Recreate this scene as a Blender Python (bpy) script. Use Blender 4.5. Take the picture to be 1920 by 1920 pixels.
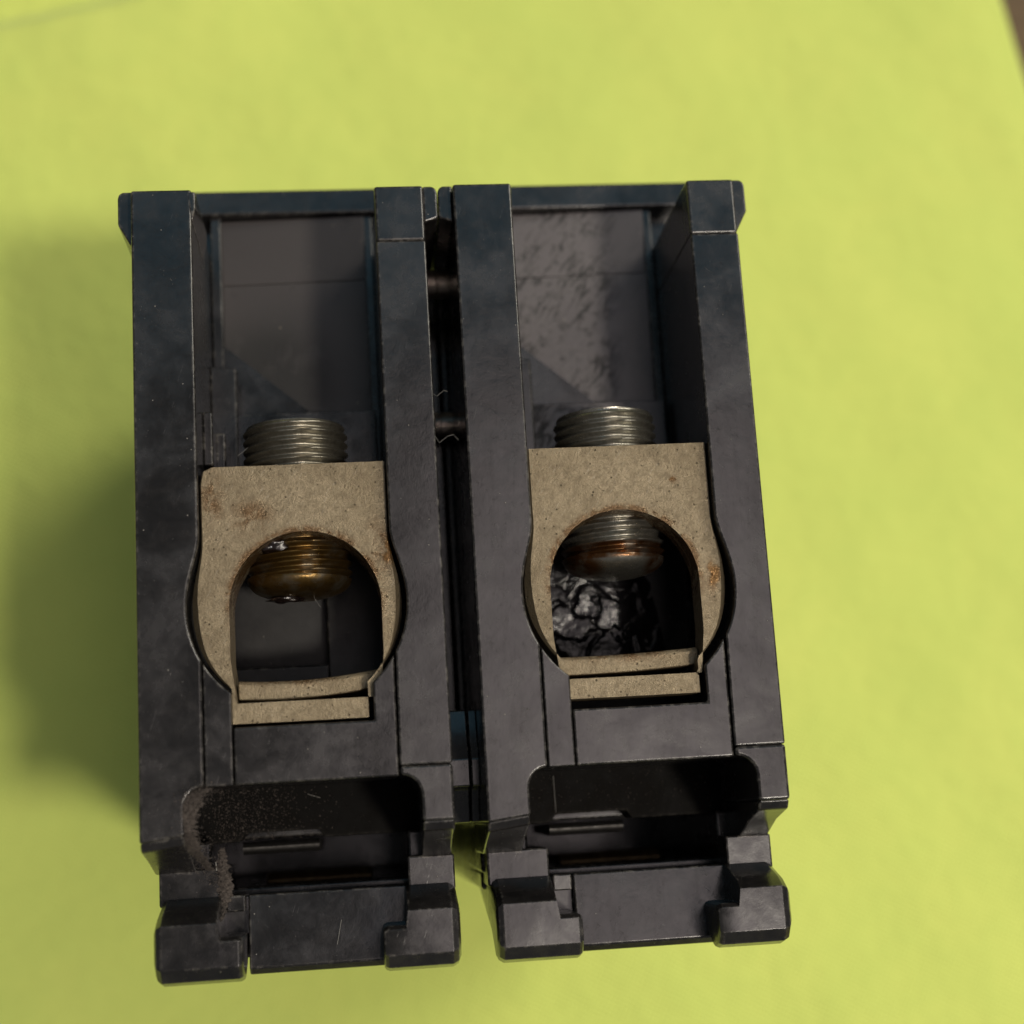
import bpy, bmesh, math, random
import numpy as np
from mathutils import Matrix, Vector, noise as mnoise

# ------------------------------------------------------------------ scene, camera, light
for o in list(bpy.data.objects): bpy.data.objects.remove(o)
S = bpy.context.scene
C = S.collection
MM = 0.001
LEN = 76.0                    # height of the standing breaker, mm
VOFF = 32.0                   # face coordinate v=0 is world y=+32 mm

cam_d = bpy.data.cameras.new('camera'); cam = bpy.data.objects.new('camera', cam_d); C.objects.link(cam)
U = (0.99420093, -0.04129451, 0.09929384)
V = (-0.05967578, -0.97997608, 0.1899623)
Nn = (0.08946119, -0.19478614, -0.97675742)
cx = Vector((U[0], V[0], Nn[0])); cy = -Vector((U[1], V[1], Nn[1])); cz = -Vector((U[2], V[2], Nn[2]))
loc = Vector((-7.86, -52.15 + VOFF, 122.34 + LEN)) * MM
M = Matrix.Identity(4)
for i in range(3):
    M[i][0], M[i][1], M[i][2], M[i][3] = cx[i], cy[i], cz[i], loc[i]
cam.matrix_world = M
cam_d.sensor_width = 36; cam_d.lens = 36 * 2900 / 1920
cam_d.clip_start = 0.005; cam_d.clip_end = 50
cam_d.dof.use_dof = True; cam_d.dof.focus_distance = 0.1265; cam_d.dof.aperture_fstop = 19
S.camera = cam

S.view_settings.view_transform = 'Standard'; S.view_settings.look = 'None'
S.view_settings.exposure = 0; S.view_settings.gamma = 1; S.view_settings.use_curve_mapping = False
W = bpy.data.worlds.new('World'); S.world = W; W.use_nodes = True
bg = W.node_tree.nodes['Background']; bg.inputs[0].default_value = (0.95, 0.97, 1.0, 1); bg.inputs[1].default_value = 0.14

def area(name, pos, target, power, size, color, size_y=None, shape='DISK'):
    l = bpy.data.lights.new(name, 'AREA'); l.shape = shape; l.size = size
    if size_y: l.size_y = size_y
    l.energy = power; l.color = color
    o = bpy.data.objects.new(name, l); C.objects.link(o)
    o.location = pos
    o.rotation_euler = (Vector(target) - Vector(pos)).to_track_quat('-Z', 'Y').to_euler()
    return o
# warm room lamp to the right and a little behind the photographer, a broad lit ceiling, a cool window side beyond the top
area('room_lamp', (0.262, -0.225, 0.80), (0, 0, 0.03), 4.2, 0.09, (1.0, 0.91, 0.78))
area('ceiling_light', (0.17, -0.015, 1.05), (0, 0, 0.05), 1.3, 0.60, (1.0, 0.85, 0.83), 0.30, 'RECTANGLE')
area('window_light', (0.03, 0.50, 0.95), (0, 0.0, 0.06), 0.46, 0.8, (0.22, 0.70, 1.0), 0.36, 'RECTANGLE')
area('side_lamp', (0.92, 0.66, 0.92), (0, 0, 0.0), 11.0, 0.60, (1.0, 0.94, 0.80))

# ------------------------------------------------------------------ node helpers
class NT:
    def __init__(s, name):
        s.m = bpy.data.materials.new(name); s.m.use_nodes = True
        s.t = s.m.node_tree; s.n = s.t.nodes; s.l = s.t.links
        s.p = s.n['Principled BSDF']
    def put(s, sock, v):
        if isinstance(v, bpy.types.NodeSocket): s.l.new(v, sock)
        elif isinstance(v, (tuple, list)) and len(v) == 3 and sock.type == 'RGBA': sock.default_value = (*v, 1)
        else: sock.default_value = v
    def set(s, **k):
        for a, v in k.items(): s.put(s.p.inputs[a.replace('_', ' ')], v)
    def coord(s, rnd=True):
        tc = s.n.new('ShaderNodeTexCoord'); m = s.n.new('ShaderNodeVectorMath'); m.operation = 'SCALE'
        s.l.new(tc.outputs['Object'], m.inputs[0]); m.inputs['Scale'].default_value = 1000
        if not rnd: return m.outputs[0]
        oi = s.n.new('ShaderNodeObjectInfo'); sc = s.n.new('ShaderNodeMath'); sc.operation = 'MULTIPLY'
        s.l.new(oi.outputs['Random'], sc.inputs[0]); sc.inputs[1].default_value = 137
        a = s.n.new('ShaderNodeVectorMath'); a.operation = 'ADD'
        s.l.new(m.outputs[0], a.inputs[0]); s.l.new(sc.outputs[0], a.inputs[1]); return a.outputs[0]
    def noise(s, co, scale, detail=3, rough=.55, dist=0.0):
        n = s.n.new('ShaderNodeTexNoise'); s.l.new(co, n.inputs['Vector'])
        n.inputs['Scale'].default_value = scale; n.inputs['Detail'].default_value = detail
        n.inputs['Roughness'].default_value = rough; n.inputs['Distortion'].default_value = dist
        return n.outputs['Fac']
    def voro(s, co, scale, feature='F1', out='Distance', rnd=1.0):
        n = s.n.new('ShaderNodeTexVoronoi'); n.feature = feature; s.l.new(co, n.inputs['Vector'])
        n.inputs['Scale'].default_value = scale; n.inputs['Randomness'].default_value = rnd
        return n.outputs[out]
    def mapping(s, co, rot=(0, 0, 0), scale=(1, 1, 1), loc=(0, 0, 0)):
        n = s.n.new('ShaderNodeMapping'); s.l.new(co, n.inputs['Vector'])
        n.inputs['Rotation'].default_value = rot; n.inputs['Scale'].default_value = scale; n.inputs['Location'].default_value = loc
        return n.outputs[0]
    def aniso(s, co, ang, sx, sy, sz=1.0, loc=(0, 0, 0)):
        return s.mapping(s.mapping(co, (0, 0, -ang)), (0, 0, 0), (sx, sy, sz), loc)
    def ramp(s, f, a, b, lo=0.0, hi=1.0):
        n = s.n.new('ShaderNodeMapRange'); n.interpolation_type = 'SMOOTHSTEP'
        s.put(n.inputs[0], f)
        for i, v in zip((1, 2, 3, 4), (a, b, lo, hi)): n.inputs[i].default_value = v
        return n.outputs[0]
    def math(s, op, a, b=0.0):
        n = s.n.new('ShaderNodeMath'); n.operation = op; s.put(n.inputs[0], a); s.put(n.inputs[1], b); return n.outputs[0]
    def mix(s, f, a, b):
        n = s.n.new('ShaderNodeMix'); n.data_type = 'RGBA'
        s.put(n.inputs['Factor'], f); s.put(n.inputs['A'], a); s.put(n.inputs['B'], b)
        return n.outputs['Result']
    def bump(s, h, dist, strength=1.0, nrm=None):
        n = s.n.new('ShaderNodeBump'); n.inputs['Distance'].default_value = dist; n.inputs['Strength'].default_value = strength
        s.put(n.inputs['Height'], h)
        if nrm: s.l.new(nrm, n.inputs['Normal'])
        return n.outputs[0]
    def blob(s, co, c, r, soft=.6):
        n = s.n.new('ShaderNodeVectorMath'); n.operation = 'SUBTRACT'; s.l.new(co, n.inputs[0]); n.inputs[1].default_value = c
        d = s.n.new('ShaderNodeVectorMath'); d.operation = 'DIVIDE'; s.l.new(n.outputs[0], d.inputs[0]); d.inputs[1].default_value = r
        e = s.n.new('ShaderNodeVectorMath'); e.operation = 'LENGTH'; s.l.new(d.outputs[0], e.inputs[0])
        return s.ramp(e.outputs['Value'], soft, 1.0, 1.0, 0.0)
    def edge(s, radius):
        b = s.n.new('ShaderNodeBevel'); b.samples = 2; b.inputs['Radius'].default_value = radius
        g = s.n.new('ShaderNodeNewGeometry')
        d = s.n.new('ShaderNodeVectorMath'); d.operation = 'DOT_PRODUCT'
        s.l.new(b.outputs[0], d.inputs[0]); s.l.new(g.outputs['True Normal'], d.inputs[1])
        return s.math('SUBTRACT', 1.0, d.outputs['Value'])

def plastic(name, dark=(0.006, 0.0058, 0.006), light=(0.016, 0.0148, 0.0145), rough=(0.15, 0.30), spec=0.5, wear=1.0, dust=0.5, streak=0.0, scr=0.5):
    s = NT(name); co = s.coord()
    big = s.noise(co, 0.16, 5, .6, .6); mid = s.noise(co, 0.9, 5, .6, .3); fine = s.noise(co, 7, 2, .6)
    f = s.math('ADD', s.math('MULTIPLY', big, .65), s.math('MULTIPLY', mid, .35))
    f = s.ramp(f, .28, .76)
    col = s.mix(f, dark, light)
    # hazy film of dirt
    film = s.ramp(s.noise(co, .35, 6, .7, 1.0), .42, .80, 0, dust)
    col = s.mix(s.math('MULTIPLY', film, .45), col, (0.036, 0.032, 0.030))
    wipe = s.ramp(s.noise(s.aniso(co, 1.52, .10, 1.1, .8), 1.0, 5, .7, .4), .45, .75, 0, dust)
    smud = s.ramp(s.noise(co, 1.5, 5, .75, .6), .50, .78, 0, 1.0)
    film = s.math('MAXIMUM', film, s.math('MULTIPLY', s.math('MAXIMUM', wipe, s.math('MULTIPLY', smud, .5)), .8))
    col = s.mix(s.math('MULTIPLY', s.math('MULTIPLY', wipe, smud), .6), col, (0.07, 0.064, 0.06))
    # specks of dust
    vd = s.voro(co, 1.3); pick = s.ramp(s.noise(s.mapping(co, loc=(9, 3, 5)), .8, 2), .55, .62)
    sp = s.math('MULTIPLY', s.ramp(vd, .045, .085, 1, 0), pick)
    vd2 = s.voro(s.mapping(co, loc=(31, 7, 2)), 3.4); sp2 = s.math('MULTIPLY', s.ramp(vd2, .06, .10, 1, 0), s.ramp(s.noise(co, .5, 3), .54, .66, 0, .6))
    spk = s.math('MAXIMUM', sp, sp2)
    col = s.mix(s.math('MULTIPLY', spk, .8), col, (0.20, 0.185, 0.16))
    # scratches
    scA = s.ramp(s.noise(s.aniso(co, 1.25, .18, 9, 3), 1, 2, .5), .70, .76)
    scB = s.ramp(s.noise(s.aniso(co, -.7, .22, 11, 3, (5, 1, 2)), 1, 2, .5), .72, .77)
    sc = s.math('MULTIPLY', s.math('MAXIMUM', scA, scB), s.ramp(mid, .48, .66, 0, scr))
    col = s.mix(s.math('MULTIPLY', sc, .55), col, (0.12, 0.115, 0.11))
    e = s.ramp(s.edge(0.00032), .012, .09)
    e = s.math('MULTIPLY', e, s.ramp(s.noise(co, 1.6, 4, .7), .46, .66, 0.05, wear))
    col = s.mix(s.math('MULTIPLY', e, .75), col, (0.15, 0.138, 0.122))
    r = s.ramp(f, 0, 1, rough[0], rough[1])
    r = s.math('ADD', r, s.math('ADD', s.math('MULTIPLY', film, .08), s.math('MULTIPLY', spk, .25)))
    if streak:
        st = s.ramp(s.noise(s.aniso(co, .95, .28, 1.3, .6), 1.1, 5, .65, .5), .44, .60)
        r = s.math('ADD', r, s.math('MULTIPLY', st, streak))
    hgt = s.math('ADD', s.math('ADD', s.math('MULTIPLY', fine, .10), s.math('MULTIPLY', mid, .35)), s.math('SUBTRACT', s.math('MULTIPLY', spk, .8), s.math('MULTIPLY', sc, .15)))
    nr = s.bump(hgt, 0.00007, .5)
    lvl = s.math('ADD', s.math('MULTIPLY', smud, -.30), s.math('ADD', s.math('MULTIPLY', s.ramp(big, .35, .65), .35), s.math('MULTIPLY', wipe, -.25)))
    lvl = s.math('MULTIPLY', s.math('ADD', lvl, .92), spec)
    s.set(Base_Color=col, Roughness=r, Specular_IOR_Level=lvl, Normal=nr)
    return s.m

def panel_mat(name, base, dirt, streaky):
    s = NT(name); co = s.coord(False)
    if streaky:
        wob = s.aniso(co, .92, .42, 1.5, .7)
        d = s.ramp(s.noise(wob, 1.15, 6, .72, .7), .50, .60)
        d = s.math('MULTIPLY', d, s.ramp(s.noise(co, .2, 3), .36, .55, .15, 1))
        d2 = s.ramp(s.noise(co, 1.0, 5, .75), .52, .66, 0, .8)
        d = s.math('MAXIMUM', d, d2)
        # a cleaner strip at the right of the panel
        sx = s.n.new('ShaderNodeSeparateXYZ'); s.l.new(co, sx.inputs[0])
        d = s.math('MULTIPLY', d, s.ramp(sx.outputs[0], 14.5, 17.2, 1, .15))
    else:
        d = s.blob(co, (9.5, -12.0, -17), (10, 10, 9), .2)  # soot at lower left, placed so its tone also carries the panel's shading
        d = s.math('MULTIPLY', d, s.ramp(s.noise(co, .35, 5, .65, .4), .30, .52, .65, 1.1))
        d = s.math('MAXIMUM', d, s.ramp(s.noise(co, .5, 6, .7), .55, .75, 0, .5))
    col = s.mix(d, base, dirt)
    vd = s.voro(co, 1.1); sp = s.math('MULTIPLY', s.ramp(vd, .06, .11, 1, 0), s.ramp(s.noise(co, .7, 2), .56, .62))
    col = s.mix(s.math('MULTIPLY', sp, .7), col, (.24, .21, .15))
    r = s.ramp(d, 0, 1, .40, .62)
    nr = s.bump(s.noise(co, 5, 3), .00003, .5); nr = s.bump(d, -.00005, .5, nr)
    s.set(Base_Color=col, Roughness=r, Normal=nr, Specular_IOR_Level=.5)
    return s.m

def lug_mat(name, stains, drops, hole=None, rim_amt=0.0):
    s = NT(name); co = s.coord(False); rim = 0.0
    if hole:
        sx = s.n.new('ShaderNodeSeparateXYZ'); s.l.new(co, sx.inputs[0])
        rim = s.math('MULTIPLY', s.blob(co, (hole[0], -35.0, 0), (hole[1] + .75, hole[1] + .75, 500), .88), s.ramp(sx.outputs[1], -37, -33, .25, rim_amt))
    big = s.noise(co, .25, 5, .6); mid = s.noise(co, 1.7, 4, .65); fine = s.noise(co, 5.5, 4, .7)
    col = s.mix(s.ramp(big, .3, .7), (0.185, 0.144, 0.088), (0.25, 0.20, 0.128))
    col = s.mix(s.ramp(mid, .42, .68, 0, .55), col, (0.135, 0.103, 0.063))
    hair = s.ramp(s.noise(s.aniso(co, 1.0, 1.0, 6, 3), 1.3, 3, .6), .60, .70, 0, .35)
    col = s.mix(hair, col, (0.34, 0.30, 0.235))
    pit = s.math('MULTIPLY', s.ramp(s.voro(co, 1.9), .10, .18, 1, 0), s.ramp(s.noise(co, 1.1, 3), .45, .56))
    pit2 = s.ramp(fine, .635, .70, 0, .8)
    pit = s.math('MAXIMUM', pit, pit2)
    col = s.mix(s.math('MULTIPLY', pit, .8), col, (0.06, 0.045, 0.028))
    st = rim
    for c, r in stains: st = s.math('MAXIMUM', st, s.blob(co, c, r, .15))
    st = s.math('MINIMUM', s.math('MULTIPLY', st, s.ramp(s.noise(co, .8, 5, .7, .5), .36, .62)), 1.0)
    col = s.mix(s.math('MULTIPLY', st, .85), col, (0.10, 0.050, 0.016))
    dr = 0.0
    wn = s.n.new('ShaderNodeTexNoise'); s.l.new(co, wn.inputs['Vector']); wn.inputs['Scale'].default_value = 1.2; wn.inputs['Detail'].default_value = 3
    wm = s.n.new('ShaderNodeVectorMath'); wm.operation = 'MULTIPLY_ADD'; s.l.new(wn.outputs['Color'], wm.inputs[0]); wm.inputs[1].default_value = (1.6,) * 3; wm.inputs[2].default_value = (-.8,) * 3
    wa = s.n.new('ShaderNodeVectorMath'); wa.operation = 'ADD'; s.l.new(co, wa.inputs[0]); s.l.new(wm.outputs[0], wa.inputs[1]); cw = wa.outputs[0]
    for c, r in drops: dr = s.math('MAXIMUM', dr, s.blob(cw, c, r, .35))
    col = s.mix(s.math('MULTIPLY', dr, .8), col, (0.17, 0.080, 0.018))
    grime = s.ramp(s.noise(co, .5, 4, .7), .55, .8, 0, .35)
    col = s.mix(grime, col, (0.11, .085, .053))
    rough = s.math('SUBTRACT', s.ramp(mid, .3, .7, .30, .50), s.math('MULTIPLY', s.math('MAXIMUM', dr, st), .22))
    lh = s.math('ADD', s.math('ADD', fine, s.math('MULTIPLY', mid, .6)), s.math('SUBTRACT', s.math('MULTIPLY', dr, .4), s.math('MULTIPLY', pit, .7)))
    nr = s.bump(lh, .00011, .9)
    s.set(Base_Color=col, Metallic=.55, Roughness=rough, Normal=nr)
    return s.m

def metal(name, col, rough=.3, tint=None, tint_blob=None, metallic=.9):
    s = NT(name); co = s.coord(False)
    n = s.noise(co, 1.3, 5, .65); c = s.mix(s.ramp(n, .35, .7), col, tuple(x * .55 for x in col))
    r = s.ramp(n, .3, .7, rough, rough + .15)
    if tint:
        f = s.math('MULTIPLY', s.ramp(s.noise(co, .6, 4, .6), .28, .55, .35, 1), 1.0)
        if tint_blob:
            m = 0.0
            for b in tint_blob: m = s.math('MAXIMUM', m, s.blob(co, *b))
            f = s.math('MULTIPLY', f, m)
        c = s.mix(f, c, tint)
    s.set(Base_Color=c, Metallic=metallic, Roughness=r, Normal=s.bump(s.noise(co, 6, 3), .00003, .5))
    return s.m

def simple(name, col, rough=.5, metallic=0.0, spec=.5, nscale=2.0, var=.5):
    s = NT(name); co = s.coord()
    n = s.noise(co, nscale, 4, .65)
    s.set(Base_Color=s.mix(s.ramp(n, .3, .7), tuple(x * (1 - var) for x in col), col), Roughness=rough, Metallic=metallic,
          Specular_IOR_Level=spec, Normal=s.bump(n, .00008, .5))
    return s.m

PL = plastic('black_plastic')
PL_SCUFF = plastic('scuffed_black_plastic', light=(0.017, 0.0154, 0.015), dust=.6, wear=1.3, scr=1.0)
PL_POCKET = plastic('shade_dark_pocket_plastic', dark=(0.004, 0.004, 0.004), light=(0.010, 0.0095, 0.0095), rough=(.38, .52), spec=.22, dust=.2)  # case plastic darkened so the colour deepens the shade inside the pocket
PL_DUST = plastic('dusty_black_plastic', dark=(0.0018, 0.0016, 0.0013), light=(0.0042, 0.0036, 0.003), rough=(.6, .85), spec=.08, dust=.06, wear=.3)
PANEL_L = panel_mat('recess_plastic_soot_shade', (0.036, 0.031, 0.030), (0.009, 0.0082, 0.008), False)
PANEL_R = panel_mat('recess_plastic_streaked', (0.080, 0.071, 0.073), (0.016, 0.015, 0.016), True)
LUG_L = lug_mat('lug_metal_stained', [((9.0, -27.6, -1), (2.6, 2.2, 3)), ((19.3, -30.5, -1), (1.7, 3.4, 3)), ((18.6, -33, -2), (1.2, 4, 4)), ((6.0, -26, -1), (1.6, 3, 3)), ((13, -29, -4), (3, 1.2, 4))],
                [((19.9, -30.6, -1.4), (.5, 2.0, 1.5))], (13.15, 6.02), 1.7)
LUG_R = lug_mat('lug_metal_speckled', [((14.5, -29.0, -3), (3.5, 1.2, 3)), ((17.6, -31.5, -4), (2.2, 3.5, 4)), ((19.5, -34.8, -2), (1.0, 2.6, 3)), ((12, -41, -3), (6, 1.2, 3)), ((17, -26.5, -1), (.5, .5, 2))],
                [((19.75, -34.6, -1.0), (.55, 1.5, 1.6)), ((17.0, -26.4, -.8), (.22, .18, 1))], (12.35, 6.15), 2.2)
PLATE = lug_mat('pressure_plate_metal', [((12, -40.6, -3), (7, 1.0, 3))], [])
SCREW_L = metal('screw_brassy', (0.265, 0.245, 0.20), .26, (0.125, 0.074, 0.021), [((12.5, -32.5, -7), (9, 7.0, 9), .6)])
SCREW_R = metal('screw_nickel', (0.30, 0.285, 0.245), .24, (0.10, 0.043, 0.014), [((12.5, -31.75, -7), (8, .95, 8), .8), ((9.5, -33, -5), (2.5, 1.4, 4), .4), ((15.8, -33, -5), (1.6, 1.2, 4), .4)])
STEEL = metal('clip_steel', (0.07, 0.067, 0.064), .42)
BRASS = metal('clip_brass', (0.14, 0.105, 0.055), .42, (0.05, 0.036, 0.02))
RIVET = metal('rivet_metal', (0.40, 0.33, 0.28), .38)
GOO = simple('melted_black_resin', (0.007, 0.0066, 0.0075), .12, 0, .26, 3, .4)
GREASE = simple('dark_grease', (0.012, 0.007, 0.006), .16, 0, .6, 4, .4)
DUSTM = simple('brown_dust', (0.078, 0.065, 0.057), .95, 0, .2, 5, .6)
LINT = simple('pale_lint', (0.26, 0.25, 0.23), .9, 0, .2, 3, .3)
CHIP = simple('grey_plastic_chip', (0.30, 0.28, 0.27), .6)

def cloth_mat():
    s = NT('yellow_green_cloth'); co = s.coord(False)
    n = s.noise(co, .035, 4, .6, .4); m = s.noise(co, .25, 4, .6)
    col = s.mix(s.ramp(n, .3, .7), (0.56, 0.655, 0.150), (0.60, 0.675, 0.158))
    col = s.mix(s.ramp(m, .4, .7, 0, .35), col, (0.535, 0.635, 0.145))
    wv = s.n.new('ShaderNodeTexWave'); s.l.new(s.mapping(co, (0, 0, .5)), wv.inputs['Vector']); wv.inputs['Scale'].default_value = .55; wv.inputs['Distortion'].default_value = 2.5
    wv2 = s.n.new('ShaderNodeTexWave'); s.l.new(s.mapping(co, (0, 0, 2.07)), wv2.inputs['Vector']); wv2.inputs['Scale'].default_value = .55; wv2.inputs['Distortion'].default_value = 2.5
    h = s.math('ADD', wv.outputs['Fac'], wv2.outputs['Fac'])
    nr = s.bump(s.math('ADD', s.math('MULTIPLY', h, .12), m), .0010, .55)
    s.set(Base_Color=col, Roughness=.85, Specular_IOR_Level=.25, Normal=nr, Sheen_Weight=.15, Sheen_Roughness=.5)
    return s.m
def wood_mat():
    s = NT('brown_wood'); co = s.coord(False)
    g = s.noise(s.mapping(co, (0, 0, 0), (.02, .35, .1)), 1.2, 5, .65, .6)
    s.set(Base_Color=s.mix(s.ramp(g, .3, .7), (0.075, 0.046, 0.020), (0.12, 0.075, 0.034)), Roughness=.75, Normal=s.bump(g, .0002, .3))
    return s.m

# ------------------------------------------------------------------ mesh helpers (all lengths in mm: u right, v up the face, d down into it)
def finish(name, bm, mat, parent, off=(0, 0, 0), bevel=0.0, seg=2, smooth=None, kind=None, label=None):
    bmesh.ops.recalc_face_normals(bm, faces=bm.faces)
    me = bpy.data.meshes.new(name); bm.to_mesh(me); bm.free()
    me.materials.append(mat)
    o = bpy.data.objects.new(name, me); C.objects.link(o)
    o.parent = parent; o.location = tuple(x * MM for x in off)
    if smooth is not None or bevel:
        for p in me.polygons: p.use_smooth = True
        me.set_sharp_from_angle(angle=math.radians(smooth if smooth else 24))
    if bevel:
        b = o.modifiers.new('bevel', 'BEVEL'); b.width = bevel * MM; b.segments = seg; b.limit_method = 'ANGLE'
        b.angle_limit = math.radians(24); b.harden_normals = True; b.use_clamp_overlap = True
    if kind: o['kind'] = kind
    if label: o['label'] = label
    return o
def vt(bm, u, v, d): return bm.verts.new((u * MM, v * MM, -d * MM))
def box(bm, u0, u1, v0, v1, d0, d1):
    vs = [vt(bm, u, v, d) for d in (d0, d1) for (u, v) in ((u0, v0), (u1, v0), (u1, v1), (u0, v1))]
    for f in ((0, 1, 2, 3), (7, 6, 5, 4), (0, 4, 5, 1), (1, 5, 6, 2), (2, 6, 7, 3), (3, 7, 4, 0)): bm.faces.new([vs[i] for i in f])
def prism(bm, poly, d0, d1):
    a = [vt(bm, u, v, d0) for u, v in poly]; b = [vt(bm, u, v, d1) for u, v in poly]
    bm.faces.new(a); bm.faces.new(b[::-1]); n = len(a)
    for i in range(n): bm.faces.new((a[i], b[i], b[(i + 1) % n], a[(i + 1) % n]))
def loft(bm, secs):          # secs: [(u, [(v,d)...])...]
    rows = [[vt(bm, u, v, d) for v, d in pr] for u, pr in secs]
    n = len(rows[0])
    for r0, r1 in zip(rows, rows[1:]):
        for i in range(n): bm.faces.new((r0[i], r0[(i + 1) % n], r1[(i + 1) % n], r1[i]))
    bm.faces.new(rows[0]); bm.faces.new(rows[-1][::-1])
def arc(cu, cv, r, a0, a1, n):
    return [(cu + r * math.cos(math.radians(a0 + (a1 - a0) * i / n)), cv + r * math.sin(math.radians(a0 + (a1 - a0) * i / n))) for i in range(n + 1)]
def tube(bm, pts, r, k=5):
    pts = [Vector((p[0], p[1], -p[2])) * MM for p in pts]; rings = []
    for i, p in enumerate(pts):
        t = (pts[min(i + 1, len(pts) - 1)] - pts[max(i - 1, 0)]).normalized()
        a = t.orthogonal().normalized(); b = t.cross(a)
        rings.append([bm.verts.new(p + (a * math.cos(j * 2 * math.pi / k) + b * math.sin(j * 2 * math.pi / k)) * r * MM) for j in range(k)])
    for r0, r1 in zip(rings, rings[1:]):
        for j in range(k): bm.faces.new((r0[j], r0[(j + 1) % k], r1[(j + 1) % k], r1[j]))
    bm.faces.new(rings[0][::-1]); bm.faces.new(rings[-1])

# ------------------------------------------------------------------ setting: table and cloth
def grid_mesh(name, xs, ys, zf, mat, thick=None):
    X, Y = np.meshgrid(xs, ys); Z = zf(X, Y)
    nx, ny = len(xs), len(ys)
    co = np.stack([X, Y, Z], -1).reshape(-1, 3) * MM
    idx = np.arange(nx * ny).reshape(ny, nx)
    q = np.stack([idx[:-1, :-1], idx[:-1, 1:], idx[1:, 1:], idx[1:, :-1]], -1).reshape(-1, 4)
    me = bpy.data.meshes.new(name); me.from_pydata(co.tolist(), [], q.tolist()); me.materials.append(mat)
    for p in me.polygons: p.use_smooth = True
    o = bpy.data.objects.new(name, me); C.objects.link(o)
    if thick:
        m = o.modifiers.new('solidify', 'SOLIDIFY'); m.thickness = thick * MM; m.offset = -1
    return o
bm = bmesh.new(); box(bm, -600, 600, -500, 500, 2.2, 30)
tb = finish('table_top', bm, wood_mat(), None, bevel=2); tb['kind'] = 'structure'
def smooth(a, b, x):
    t = np.clip((x - a) / (b - a), 0, 1); return t * t * (3 - 2 * t)
def cloth_z(X, Y):
    v = Y - VOFF
    z = .30 * np.sin(X * .055 + Y * .09) * np.sin(Y * .034 - X * .02 + 1.0) + .18 * np.sin(X * .16 - Y * .21 + .7) + .12 * np.sin(X * .31 + Y * .17)
    near = np.exp(-((X / 40) ** 2 + (Y / 45) ** 2) ** 2)          # flat where the breaker stands
    z = z * (1 - near) - .02
    line = 55.3 + .165 * (X + 54) + .004 * (X + 54) ** 2 * (X > -54)      # a fold at the far left
    fade = 1 - smooth(-34, 10, X)
    s = v - line
    z += fade * (3.2 * smooth(-26, -2.5, s) - 3.4 * smooth(-1.6, 2.2, s) + 3.4 * smooth(3, 15, s))
    return z
def edge_u(Y):       # the right hem of the cloth
    v = Y - VOFF
    return 88.3 - .16 * (v - 58) + .7 * np.sin(v * .05)
ys = np.concatenate([np.arange(-330, 60, 3.0), np.arange(60, 110, .8), np.arange(110, 330, 3.0)])
ts = np.concatenate([np.linspace(-400, -60, 60), np.linspace(-58, 60, 70), np.linspace(61, 100, 30)])
X0, Y0 = np.meshgrid(ts, ys)
Xw = np.where(X0 > 60, 60 + (X0 - 60) / 40 * (edge_u(Y0) - 60), X0)
Zw = cloth_z(Xw, Y0) - .5 * smooth(93, 100, X0)
co = np.stack([Xw, Y0, Zw], -1).reshape(-1, 3) * MM
ny, nx = X0.shape; idx = np.arange(nx * ny).reshape(ny, nx)
q = np.stack([idx[:-1, :-1], idx[:-1, 1:], idx[1:, 1:], idx[1:, :-1]], -1).reshape(-1, 4)
me = bpy.data.meshes.new('cloth'); me.from_pydata(co.tolist(), [], q.tolist()); me.materials.append(cloth_mat())
for p in me.polygons: p.use_smooth = True
cl = bpy.data.objects.new('cloth', me); C.objects.link(cl)
md = cl.modifiers.new('solidify', 'SOLIDIFY'); md.thickness = .0012; md.offset = -1
cl['label'] = 'bright yellow-green cloth spread over the brown table under the breaker'; cl['category'] = 'cloth'

# ------------------------------------------------------------------ the breaker
root = bpy.data.objects.new('circuit_breaker', None); C.objects.link(root)
root['label'] = 'old black two-pole circuit breaker standing on end, metal wire terminals facing up'
root['category'] = 'circuit breaker'; root.empty_display_size = .02

CU, CV, CR = 12.5, -35.0, 8.62           # bulge of the lug pocket
def half_w(v, base=7.45, r=8.3):
    b = math.sqrt(max(0.0, r * r - (v - CV) ** 2))
    if v >= CV:
        k = 1.1; h = max(k - abs(b - base), 0) / k; return max(b, base) + h * h * k * .25
    return b
def circ_v(u, sgn): return CV + sgn * math.sqrt(CR * CR - (u - CU) ** 2)

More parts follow.
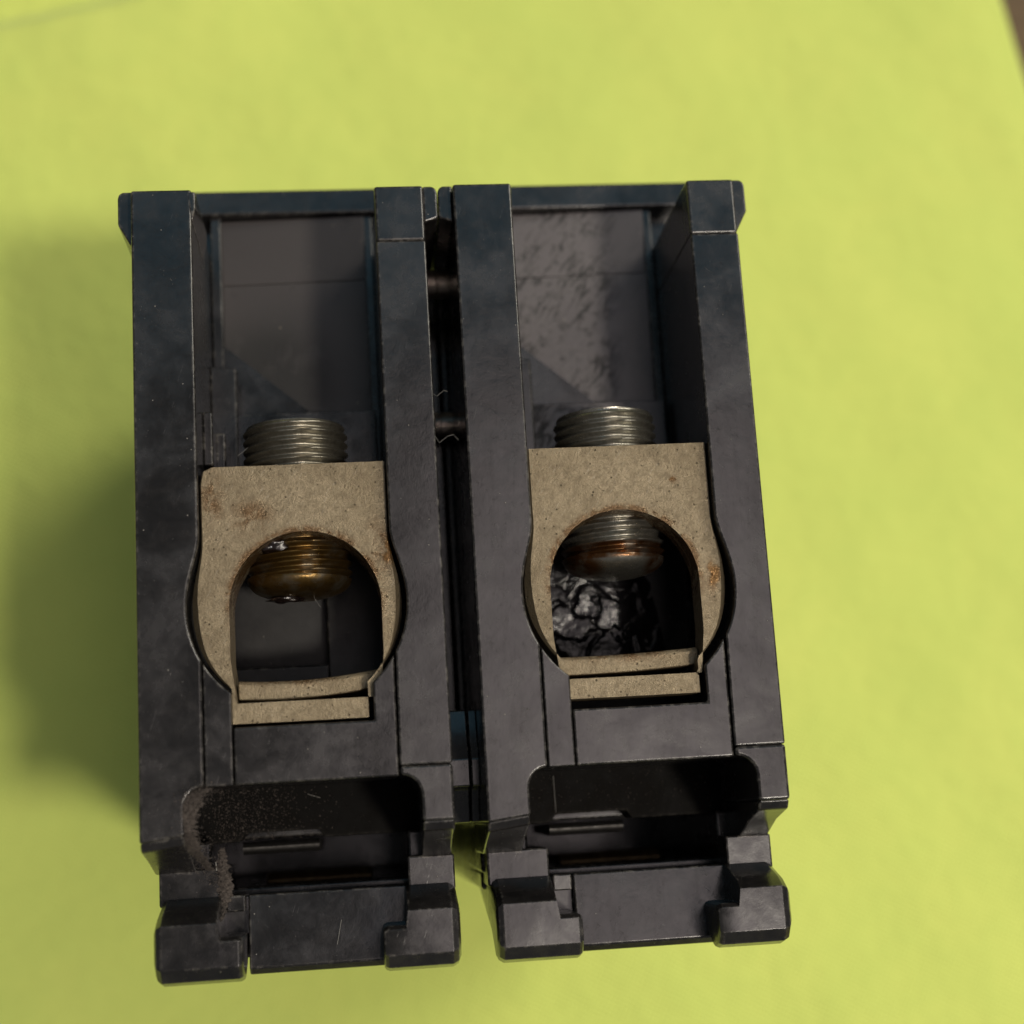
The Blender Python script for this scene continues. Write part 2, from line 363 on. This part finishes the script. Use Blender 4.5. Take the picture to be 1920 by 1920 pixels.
def pole(i, u0):
    P = (u0, VOFF, LEN)
    inner_right = (i == 0)
    # ---- core body behind the terminal pocket
    bm = bmesh.new()
    box(bm, .06, 24.09, -53.2, -.05, 17.2, LEN)                 # main block
    box(bm, .12, 24.03, -57.0, -53.1, 44, LEN - .3)             # rear, below
    box(bm, .12, 4.2, -57.1, -53.1, 12, 44.1)                   # cheeks of the clip cavity
    box(bm, 20.6, 24.03, -57.1, -53.1, 12, 44.1)
    box(bm, .2, 23.95, -58.6, -57.05, 14, LEN - .6)              # floor of the clip cavity
    box(bm, .15, 24.0, -.2, 6.1, 17.6, 64)                      # raised front section
    prism(bm, [(6.5, 6.0), (17.5, 6.0), (17.0, 9.5), (7.0, 9.5)], 26, 58)
    core = finish('pole_housing', bm, PL, root, P, .3)
    a = lambda *k, **w: finish(k[0], k[1], k[2], core, (0, 0, 0), **w)
    # ---- left case wall
    b0 = math.degrees(math.asin(4.02 / CR))
    bulge_v = np.concatenate([np.linspace(-27, -35, 14), np.linspace(-35.6, circ_v(4.95, -1), 7)])
    bulgeL = [(min(4.95, CU - half_w(v, 7.55, 8.62)), v) for v in bulge_v]
    slot_l = arc(4.95, -50.4, 1.55, 90, 180, 5)
    bm = bmesh.new()
    prism(bm, [(0, -.0), (4.95, -.0), *bulgeL, *slot_l, (3.4, -52.5), (0, -52.9)], 0, 17.5)
    a('side_wall', bm, PL, bevel=.22)
    # ---- right case wall, in three lengths with a hairline step between
    bulgeR = [(max(20.03, CU + half_w(v, 7.53, 8.66)), v) for v in bulge_v]
    slot_r = arc(20.03, -50.4, 1.57, 90, 0, 5)
    bm = bmesh.new()
    prism(bm, [(24.15, -4.92), (20.03, -4.92), *bulgeR, (20.03, -48.1), (24.15, -48.1)], 0, 17.5)
    a('side_wall', bm, PL, bevel=.18)
    bm = bmesh.new()
    prism(bm, [(24.15, 0), (20.03, 0), (20.03, -4.92), (24.15, -4.92)], .10, 17.4)
    a('wall_top', bm, PL, bevel=.25)
    bm = bmesh.new()
    prism(bm, [(24.15, -48.1), (20.03, -48.1), *slot_r, (21.6, -52.5), (24.15, -52.5)], -.06 if i else .05, 17.45)
    a('wall_base', bm, PL_SCUFF if i else PL, bevel=.28)
    # ---- flange ears at the top
    for sgn in (-1, 1):
        e = 0 if sgn < 0 else 24.15
        bm = bmesh.new(); w = 1.22
        prism(bm, [(e, .35), (e + sgn * (w - .4), .35), (e + sgn * (w - .1), .15), (e + sgn * w, -.2), (e + sgn * w, -2.5), *([(e, -2.9)] if (sgn > 0) == (i == 0) else [(e + sgn * .25, -4.3), (e, -4.4)])], 1.2, 15)
        a('flange_ear', bm, PL_SCUFF, bevel=.28, seg=3)
    if i == 0:
        bm = bmesh.new(); prism(bm, [(4.45, -.2), (5.3, -.2), (5.3, -1.6), (4.95, -3)], -.02, 9); a('broken_nib', bm, PL_SCUFF, bevel=.2)
    # ---- recess: hood bar, two panels, ribs
    bm = bmesh.new(); box(bm, .3, 23.85, 3.75, 6.25, 15.2, 17.9); a('hood_bar', bm, PL, bevel=.3)
    bm = bmesh.new(); box(bm, 5.0, 5.95, -22, 3.9, 15.9, 18); box(bm, 19.2, 20.0, -22, 3.9, 15.9, 18); a('recess_ledge', bm, PL, bevel=.12)
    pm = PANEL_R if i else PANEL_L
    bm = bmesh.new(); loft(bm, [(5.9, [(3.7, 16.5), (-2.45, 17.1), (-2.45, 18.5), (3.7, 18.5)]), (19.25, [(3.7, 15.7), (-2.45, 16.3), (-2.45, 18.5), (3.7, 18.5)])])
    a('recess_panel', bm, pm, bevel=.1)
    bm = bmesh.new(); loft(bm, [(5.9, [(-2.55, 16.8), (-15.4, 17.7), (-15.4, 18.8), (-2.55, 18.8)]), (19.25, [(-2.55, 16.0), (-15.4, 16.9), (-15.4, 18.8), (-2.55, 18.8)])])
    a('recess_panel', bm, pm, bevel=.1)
    bm = bmesh.new(); box(bm, 5.0, 19.6, -25, -15.5, 14.6, 18.5); a('recess_step', bm, PL_SCUFF if i == 0 else pm, bevel=.15)
    bm = bmesh.new(); prism(bm, [(4.9, -11.3), (6.6, -11.5), (7.25, -11.6), (7.25, -22.5), (4.9, -22.5)], 13.2, 16.5); a('guide_rib', bm, PL, bevel=.2)
    if i == 0:
        bm = bmesh.new(); box(bm, 4.9, 5.75, -22.3, -17.6, 5.5, 13); box(bm, 5.6, 6.5, -22.4, -18.6, 9, 13.1); a('guide_rib', bm, PL_SCUFF, bevel=.2)
    # ---- pocket behind the lug
    pw = [(-25.1, 13.2), (-46, 16.4), (-46, 17.6), (-25.1, 17.6)]
    bm = bmesh.new(); loft(bm, [(4.6, pw), (20.4, pw)]); a('pocket_wall', bm, PL_POCKET, bevel=.15)
    if i == 0:
        bm = bmesh.new(); box(bm, 5.0, 14.6, -46, -38.7, 12.2, 16.5); box(bm, 14.5, 20.2, -46, -25.5, 13.0, 16.6); a('pocket_step', bm, PL_POCKET, bevel=.2)
    # ---- terminal ledge and the filler strip left of it
    la = [(u, circ_v(u, -1)) for u in np.linspace(18.2, 19.96, 6)]
    bm = bmesh.new(); prism(bm, [(7.26, -44.45), (18.2, -44.45), *la, (19.96, -48.88), (7.26, -48.88)], .22, 13.9)
    a('terminal_ledge', bm, PL_SCUFF if i else PL, bevel=.2)
    lb = [(u, circ_v(u, -1)) for u in np.linspace(5.03, 7.18, 6)]
    bm = bmesh.new(); prism(bm, [*lb, (7.18, -48.88), (5.03, -48.88)], .12, 13.8); a('filler_strip', bm, PL, bevel=.14)
    # ---- mounting slot: back wall
    bm = bmesh.new(); prism(bm, [(3.2, -47), (21.8, -47), (21.8, -53.3), (13.6, -53.3), (13.2, -52.6), (7.0, -52.6), (6.4, -53.3), (3.2, -53.3)], 13.9, 17.6); a('slot_wall', bm, PL_DUST, bevel=.15)
    # ---- clip of bent steel and brass
    bm = bmesh.new()
    prof = [(-53.35 + .55 * math.cos(t) - .55, 16.6 - 1.1 * math.sin(t)) for t in np.linspace(.3, math.pi + .2, 9)]
    loft(bm, [(6.55, prof + [(-54.2, 30), (-53.5, 30)]), (13.1, prof + [(-54.2, 30), (-53.5, 30)])])
    a('clip_jaw', bm, STEEL, smooth=40)
    bm = bmesh.new(); loft(bm, [(8.0, [(-56.2, 23), (-57.0, 22.3), (-57.7, 23), (-57.4, 40), (-56.6, 40)]), (17.6, [(-56.2, 23), (-57.0, 22.3), (-57.7, 23), (-57.4, 40), (-56.6, 40)])])
    a('clip_jaw', bm, BRASS, bevel=.25)
    # ---- rails with notch and hooked feet
    wall_end = lambda v0: [(v0, .15), (v0 - .75, .75), (v0 - 1.6, 4.6), (-55.45, 8.4), (-55.45, 17), (v0, 17)]
    A = [(-57.5, 8.0), (-58.55, 4.3), (-59.25, 3.05), (-62.6, 3.0), (-63.6, 3.9), (-63.95, 5.4), (-62.2, 9.0), (-58.0, 24), (-57.4, 24)]
    B = [(-60.35, 8.6), (-60.35, 3.5), (-60.65, 3.05), (-62.6, 3.0), (-63.6, 3.9), (-63.95, 5.4), (-62.2, 9.0), (-61.0, 17), (-60.35, 17)]
    fm = PL_SCUFF if i else PL
    shr = lambda pr, k: [(v + (k if v < -61.2 else (-k if d < 9 else 0)), d + (k if d < 8.5 else 0)) for v, d in pr]
    bm = bmesh.new(); loft(bm, [(.02, wall_end(-52.86)), (3.38, wall_end(-52.46))]); box(bm, .35, 5.5, -58.1, -55.2, 8.2, 20)
    ft = a('rail_notch', bm, PL_SCUFF, bevel=.2)
    bm = bmesh.new(); loft(bm, [(.5, shr(A, .6)), (.68, shr(A, .22)), (1.05, A), (5.35, A), (5.55, B), (7.0, B), (7.25, shr(B, .12)), (7.35, shr(B, .3))]); a('mounting_foot', bm, fm, bevel=.3, seg=3)
    bm = bmesh.new(); box(bm, 5.7, 7.25, -58.75, -57.45, 8.0, 12); a('foot_nub', bm, PL_SCUFF, bevel=.15)
    bm = bmesh.new(); loft(bm, [(21.62, wall_end(-52.46)), (24.12, wall_end(-52.46))]); box(bm, 20.45, 24.3, -58.1, -55.2, 8.0, 20)
    a('rail_notch', bm, PL_SCUFF, bevel=.2)
    bm = bmesh.new(); loft(bm, [(18.22, shr(B, .3)), (18.32, shr(B, .12)), (18.6, B), (20.0, B), (20.2, A), (23.65, A), (24.1, shr(A, .22)), (24.3, shr(A, .6))]); a('mounting_foot', bm, PL_SCUFF, bevel=.3, seg=3)
    pb = [(-57.5, 8.6), (-63.2, 7.7), (-63.75, 8.3), (-63.75, 12), (-59, 20), (-57.5, 20)]
    bm = bmesh.new(); loft(bm, [(7.45, pb), (20.3, pb)]); box(bm, 5.3, 7.5, -62.5, -57.6, 9.6, 16); a('foot_bar', bm, fm, bevel=.15)
    # ---- bosses toward the other pole
    bp = [(-43.5, 12), (-43.6, 7.0), (-46.2, 6.5), (-47.7, 5.5), (-49.9, 5.6), (-50.1, 7.6), (-52.8, 8.6), (-52.9, 30), (-43.5, 30)]
    r = (24.1, 25.85) if inner_right else (-.72, .05)
    bm = bmesh.new(); loft(bm, [(r[0], bp), (r[1], bp)]); a('side_boss', bm, PL, bevel=.15)
    r = (24.05, 25.88) if inner_right else (-.72, .1)
    bm = bmesh.new(); box(bm, r[0], r[1], -52.4, -1.5, 19, LEN - 6); a('side_rib', bm, PL, bevel=.3)
    return core

def lug(i, u0, dv, hc, hw, mat, smat):
    P = (u0, VOFF, LEN)
    bm = bmesh.new()
    top = -23.45
    # outline, counter-clockwise from upper left; inner loop by the same angles
    def ray(cu, cv, ang, kind):
        a = math.radians(ang); c, s = math.cos(a), math.sin(a)
        t = 0.0; step = .02
        while True:
            u, v = cu + c * t, cv + s * t
            if kind == 'out':
                inside = v <= top and v >= -44.1 and (i == 1 or (u - CU + half_w(top)) + (top - v) > .55) and abs(u - CU) <= max(half_w(v), 5.3)
            else:
                inside = ((u - hc) ** 2 + (v + 35.0) ** 2 <= hw ** 2) if v > -35.0 else (abs(u - hc) <= hw - max(0, (-39.0 - v)) * .12 and v >= -42.5)
            if not inside: return (u, v)
            t += step
    angs = sorted(set([k * 3.0 for k in range(120)]))
    # exact corner angles so that corners stay crisp
    cc = (hc, -36.0)
    for (u, v) in ((CU - half_w(top), top), (CU + half_w(top), top), (7.2, -44.1), (17.8, -44.1), (hc - hw + .42, -42.5), (hc + hw - .42, -42.5)):
        an = math.degrees(math.atan2(v - cc[1], u - cc[0])) % 360
        angs.append(an - .05); angs.append(an + .05)
    angs = sorted(angs)
    outl = [ray(*cc, x, 'out') for x in angs]; inl = [ray(*cc, x, 'in') for x in angs]
    n = len(angs); d0, d1 = .95, (6.3, 4.2)[i]
    # rounded barrel sides: front edge of the bulge rolls back
    roll = lambda v: .10 + .42 * math.exp(-((v + 35.6) / 3.6) ** 2)
    o0 = [vt(bm, u - math.copysign(roll(v) * (1 if abs(u - CU) > 5.4 else 0), u - CU), v, d0 + roll(v) * .15) for u, v in outl]
    o1 = [vt(bm, u, v, d0 + roll(v) * 1.7) for u, v in outl]
    o2 = [vt(bm, u, v, d1) for u, v in outl]
    i0 = [vt(bm, u, v, d0) for u, v in inl]; i2 = [vt(bm, u, v, d1) for u, v in inl]
    for k in range(n):
        j = (k + 1) % n
        bm.faces.new((o0[k], o0[j], i0[j], i0[k])); bm.faces.new((o0[k], o1[k], o1[j], o0[j])); bm.faces.new((o1[k], o2[k], o2[j], o1[j]))
        bm.faces.new((o2[k], i2[k], i2[j], o2[j])); bm.faces.new((i0[k], i0[j], i2[j], i2[k]))
    box(bm, 5.3, 19.75, -28.6, top - .12, d1 - .6, 11.5)
    body = finish('terminal_lug', bm, mat, root, (P[0], P[1] + dv, P[2]), bevel=.16, smooth=28)
    # pressure plate: bowed strap lying in the bottom of the hole
    bm = bmesh.new(); secs = []
    uu = np.linspace(hc - hw + .42, hc + hw - .30, 13)
    for u in uu:
        x = (u - CU) / 5.5
        vv = -40.42 - .34 * (1 - x * x) * (1 if i == 0 else .35) + .14 * x
        vb = vv - 1.50 + (.06 * x)
        secs.append((u, [(vv, 2.6), (vv - .3, 2.35), (vb, 2.35), (vb, 10), (vv, 10)]))
    loft(bm, secs)
    finish('pressure_plate', bm, PLATE, body, bevel=.15, smooth=30)
    # clamp screw with a helical thread and a domed tip
    bm = bmesh.new(); sc_u, sc_d, R, pitch, dep = 12.55, 7.0, 4.42, .78, .42
    v0, v1, K, per = -19.1 - dv, -32.0, 80, 10
    nv = int((v0 - v1) / pitch * per)
    rows = []
    for r_ in range(nv + 1):
        v = v0 + (v1 - v0) * r_ / nv; row = []
        for k in range(K):
            th = 2 * math.pi * k / K
            ph = (v / pitch + k / K) % 1.0
            tri = abs(ph - .5) * 2
            rr = R - dep * min(1, max(0, (tri - .12) / .76)) ** .9
            fade = min(1, r_ / 6); rr = R - .3 + (rr - R + .3) * fade
            row.append(vt(bm, sc_u + rr * math.cos(th), v, sc_d - rr * math.sin(th)))
        rows.append(row)
    for t in np.linspace(.08, 1, 9):
        rr0 = (R - .12) * math.sqrt(max(0, 1 - t ** 2.4)); rows.append([vt(bm, sc_u + max(rr0, .05) * math.cos(2 * math.pi * k / K), v1 - 1.75 * t, sc_d - max(rr0, .05) * math.sin(2 * math.pi * k / K)) for k in range(K)])
    for r0, r1 in zip(rows, rows[1:]):
        for k in range(K): bm.faces.new((r0[k], r0[(k + 1) % K], r1[(k + 1) % K], r1[k]))
    bm.faces.new(rows[0][::-1]); bm.faces.new(rows[-1])
    finish('clamp_screw', bm, smat, body, smooth=60)
    return body

rng = random.Random(5)
cores, lugs = [], []
for i, u0 in enumerate((-25.42, 1.22)):
    cores.append(pole(i, u0))
lugs.append(lug(0, -25.42, -.05, 13.15, 6.02, LUG_L, SCREW_L))
lugs.append(lug(1, 1.22, .50, 12.35, 6.15, LUG_R, SCREW_R))
lugs[0]['label'] = 'dull beige wire lug with an amber-stained screw'; lugs[1]['label'] = 'dull beige wire lug over wrinkled melted resin'
bpy.context.view_layer.update()

# rivets that tie the two poles together, seen in the gap
for v, d, r in ((-4.6, 12, 1.3), (-16.6, 17, 1.2)):
    bm = bmesh.new(); secs = []
    for u, k in ((-1.3, 1), (-.05, 1), (0.0, .86), (.12, .86), (.17, 1), (1.3, 1)):
        secs.append((u, [(v + r * k * math.cos(t), d + r * k * math.sin(t)) for t in np.linspace(0, 2 * math.pi, 25)[:-1]]))
    loft(bm, secs); finish('rivet', bm, RIVET, root, (0, VOFF, LEN), smooth=40)

# wrinkled melted resin at the back of the right pocket
def sstep(a, b, x):
    t = min(1, max(0, (x - a) / (b - a))); return t * t * (3 - 2 * t)
sites = [(rng.uniform(4, 21), rng.uniform(-43, -28)) for _ in range(36)]
bm = bmesh.new(); nu, nv = 150, 120; G = []
for j in range(nv + 1):
    row = []
    for k in range(nu + 1):
        u = 5.4 + 14 * k / nu; v = -42.3 + 11.6 * j / nv
        w = mnoise.noise_vector(Vector((u * .55, v * .55, 3.1))) * 1.35 + mnoise.noise_vector(Vector((u * 1.6, v * 1.6, 7))) * .25
        uu, vv = u + w.x, (v + w.y) * 1.25 + 8.75
        ds = sorted((math.hypot(uu - a_, (vv - (b_ * 1.25 + 8.75)))) for a_, b_ in sites)
        ed = ds[1] - ds[0]
        amp = sstep(-31.6, -33.3, v + .25 * (12 - u) * .3 + .4 * w.x)
        h = .60 * sstep(.14, .50, ed) + (.035 * mnoise.noise(Vector((u * 2.3, v * 2.3, 1)))) + .16 * mnoise.noise(Vector((u * .45, v * .45, 9)))
        h = h * amp + .45 * (1 - amp)
        row.append(vt(bm, u, v, 13.9 + .10 * (-33 - v) - h * .85 * (1 - .7 * sstep(13.5, 15.5, u)) + .09 * max(0, u - 13.2) ** 1.5))
    G.append(row)
for j in range(nv):
    for k in range(nu): bm.faces.new((G[j][k], G[j][k + 1], G[j + 1][k + 1], G[j + 1][k]))
finish('melted_resin', bm, GOO, cores[1], smooth=70)
# lump of grease on the left screw and a grey chip beside it
def lump(name, mat, parent, c, r, seed, amp=.35, sub=3):
    bm = bmesh.new(); bmesh.ops.create_icosphere(bm, subdivisions=sub, radius=1)
    for x in bm.verts:
        n = 1 + amp * mnoise.noise(x.co * 1.7 + Vector((seed, 0, 0))) + amp * .6 * mnoise.noise(x.co * 4 + Vector((0, seed, 0)))
        x.co = Vector(((c[0] + x.co.x * r[0] * n) * MM, (c[1] + x.co.y * r[1] * n) * MM, -(c[2] - x.co.z * r[2] * n) * MM))
    return finish(name, bm, mat, parent, smooth=60)
lump('grease_lump', GREASE, lugs[0], (10.5, -29.6, 3.1), (1.35, .6, .55), 3.3, .5)
lump('grease_lump', GREASE, lugs[0], (11.4, -33.7, 6.0), (1.5, .28, .8), 6.1, .5)
bm = bmesh.new(); prism(bm, [(8.05, -29.7), (8.75, -29.55), (8.65, -31.0), (7.7, -31.1)], 7.8, 8.4); finish('plastic_chip', bm, CHIP, cores[0], bevel=.08)

# dust: lumpy crust on the edge of the left slot and loose grains in both slots
def crust(name, parent, path, w, seed):
    bm = bmesh.new(); rows = []; n = 110; m = 12
    for a_ in range(n + 1):
        t = a_ / n * (len(path) - 1); k = min(int(t), len(path) - 2); f = t - k
        p = [path[k][q] * (1 - f) + path[k + 1][q] * f for q in range(4)]
        row = []
        for b_ in range(m + 1):
            s = b_ / m * 2 - 1
            nz = mnoise.noise(Vector((a_ * .35, b_ * .5, seed))) + .7 * mnoise.noise(Vector((a_ * 1.1, b_ * 1.3, seed)))
            row.append(vt(bm, p[0] + s * p[3] * .5 * (1 + .55 * mnoise.noise(Vector((a_ * .45, s * 1.5, seed + 4))) + .22 * mnoise.noise(Vector((a_ * 1.7, s * 2, seed + 9)))), p[1] + .12 * nz, p[2] - .16 * (1 - s * s) - .10 * nz + .14))
        rows.append(row)
    for r0, r1 in zip(rows, rows[1:]):
        for k in range(m): bm.faces.new((r0[k], r0[k + 1], r1[k + 1], r1[k]))
    return finish(name, bm, DUSTM, parent, smooth=50)
crust('dust_crust', cores[0], [(5.2, -49.0, .2, .7), (4.3, -49.4, .1, 1.5), (3.75, -50.6, 0, 1.7), (3.5, -52.2, .2, 1.4), (3.9, -53.6, 2.0, 1.0), (4.7, -55.3, 6.2, .7)], 1, 2.0)
crust('dust_crust', cores[0], [(5.4, -53.6, 8.2, .5), (5.5, -55.2, 8.0, 1.0), (5.7, -57.0, 8.0, 1.2), (5.5, -58.3, 7.4, .8), (5.0, -60.2, 3.2, .5)], 1, 5.0)
def grains(name, parent, n, fn, mat, smin=.03, smax=.11):
    bm = bmesh.new()
    for _ in range(n):
        u, v, d = fn(); s = rng.uniform(smin, smax)
        pts = [Vector((rng.gauss(0, 1), rng.gauss(0, 1), rng.gauss(0, 1))).normalized() * s for _ in range(4)]
        vs = [vt(bm, u + p.x, v + p.y, d + p.z) for p in pts]
        for f in ((0, 1, 2), (0, 2, 3), (0, 3, 1), (1, 3, 2)): bm.faces.new([vs[k] for k in f])
    return finish(name, bm, mat, parent, kind='stuff')
def g_slot():
    u = 3.7 + abs(rng.gauss(.8, 4.2)) + rng.random(); return (min(u, 20.5), rng.uniform(-53.2, -48.8), 13.85)
def g_band():
    t = rng.random(); k = [(5.0, -49.0, .1), (3.9, -49.9, .0), (3.5, -52, .1), (4.2, -54.3, 4.0), (5.4, -56.5, 8.0)]
    x = t * 4; a_ = min(int(x), 3); f = x - a_
    return tuple(k[a_][q] * (1 - f) + k[a_ + 1][q] * f + rng.gauss(0, (.55, .45, .12)[q]) for q in range(3))
grains('dust', cores[0], 1500, g_slot, DUSTM); grains('dust', cores[0], 2000, g_band, DUSTM, .02, .10)
grains('dust', cores[1], 500, lambda: (rng.uniform(4, 21), rng.uniform(-53.2, -49), 13.85), DUSTM, .02, .08)
# lint fibres
def fibre(parent, pts, r=.012):
    bm = bmesh.new(); P = [Vector(p) for p in pts]; out = []
    for k in range(len(P) - 1):
        for q in range(4): out.append(P[k].lerp(P[k + 1], q / 4) + Vector((0, 0, 0)))
    out.append(P[-1]); tube(bm, out, r, 4); finish('lint_fibre', bm, LINT, parent)
fibre(cores[0], [(24.1, -18.2, .1), (24.4, -18.5, -.2), (25.0, -18.0, -.1), (25.3, -18.05, .1)])
fibre(cores[0], [(24.1, -21.8, .0), (24.4, -22.4, -.1), (25.1, -21.9, -.2), (25.6, -21.7, .1), (26.0, -22.1, .4)])
fibre(cores[0], [(8.1, -22.6, 1), (8.6, -22.3, .8), (8.9, -21.9, 1.2)])
fibre(cores[0], [(13.6, -33.4, 5.8), (13.75, -33.9, 5.6), (14.2, -34.6, 5.8)])
fibre(cores[0], [(14.9, -59.9, 7.9), (14.5, -61.8, 7.7)], .02)
fibre(cores[1], [(6.9, -49.3, 13.2), (6.95, -52.4, 13.4)], .018)
fibre(cores[0], [(12.3, -49.6, 13.4), (13.4, -50.0, 13.3)], .02); fibre(cores[0], [(5.0, -54.7, 7.6), (5.05, -55.4, 7.5)], .05)
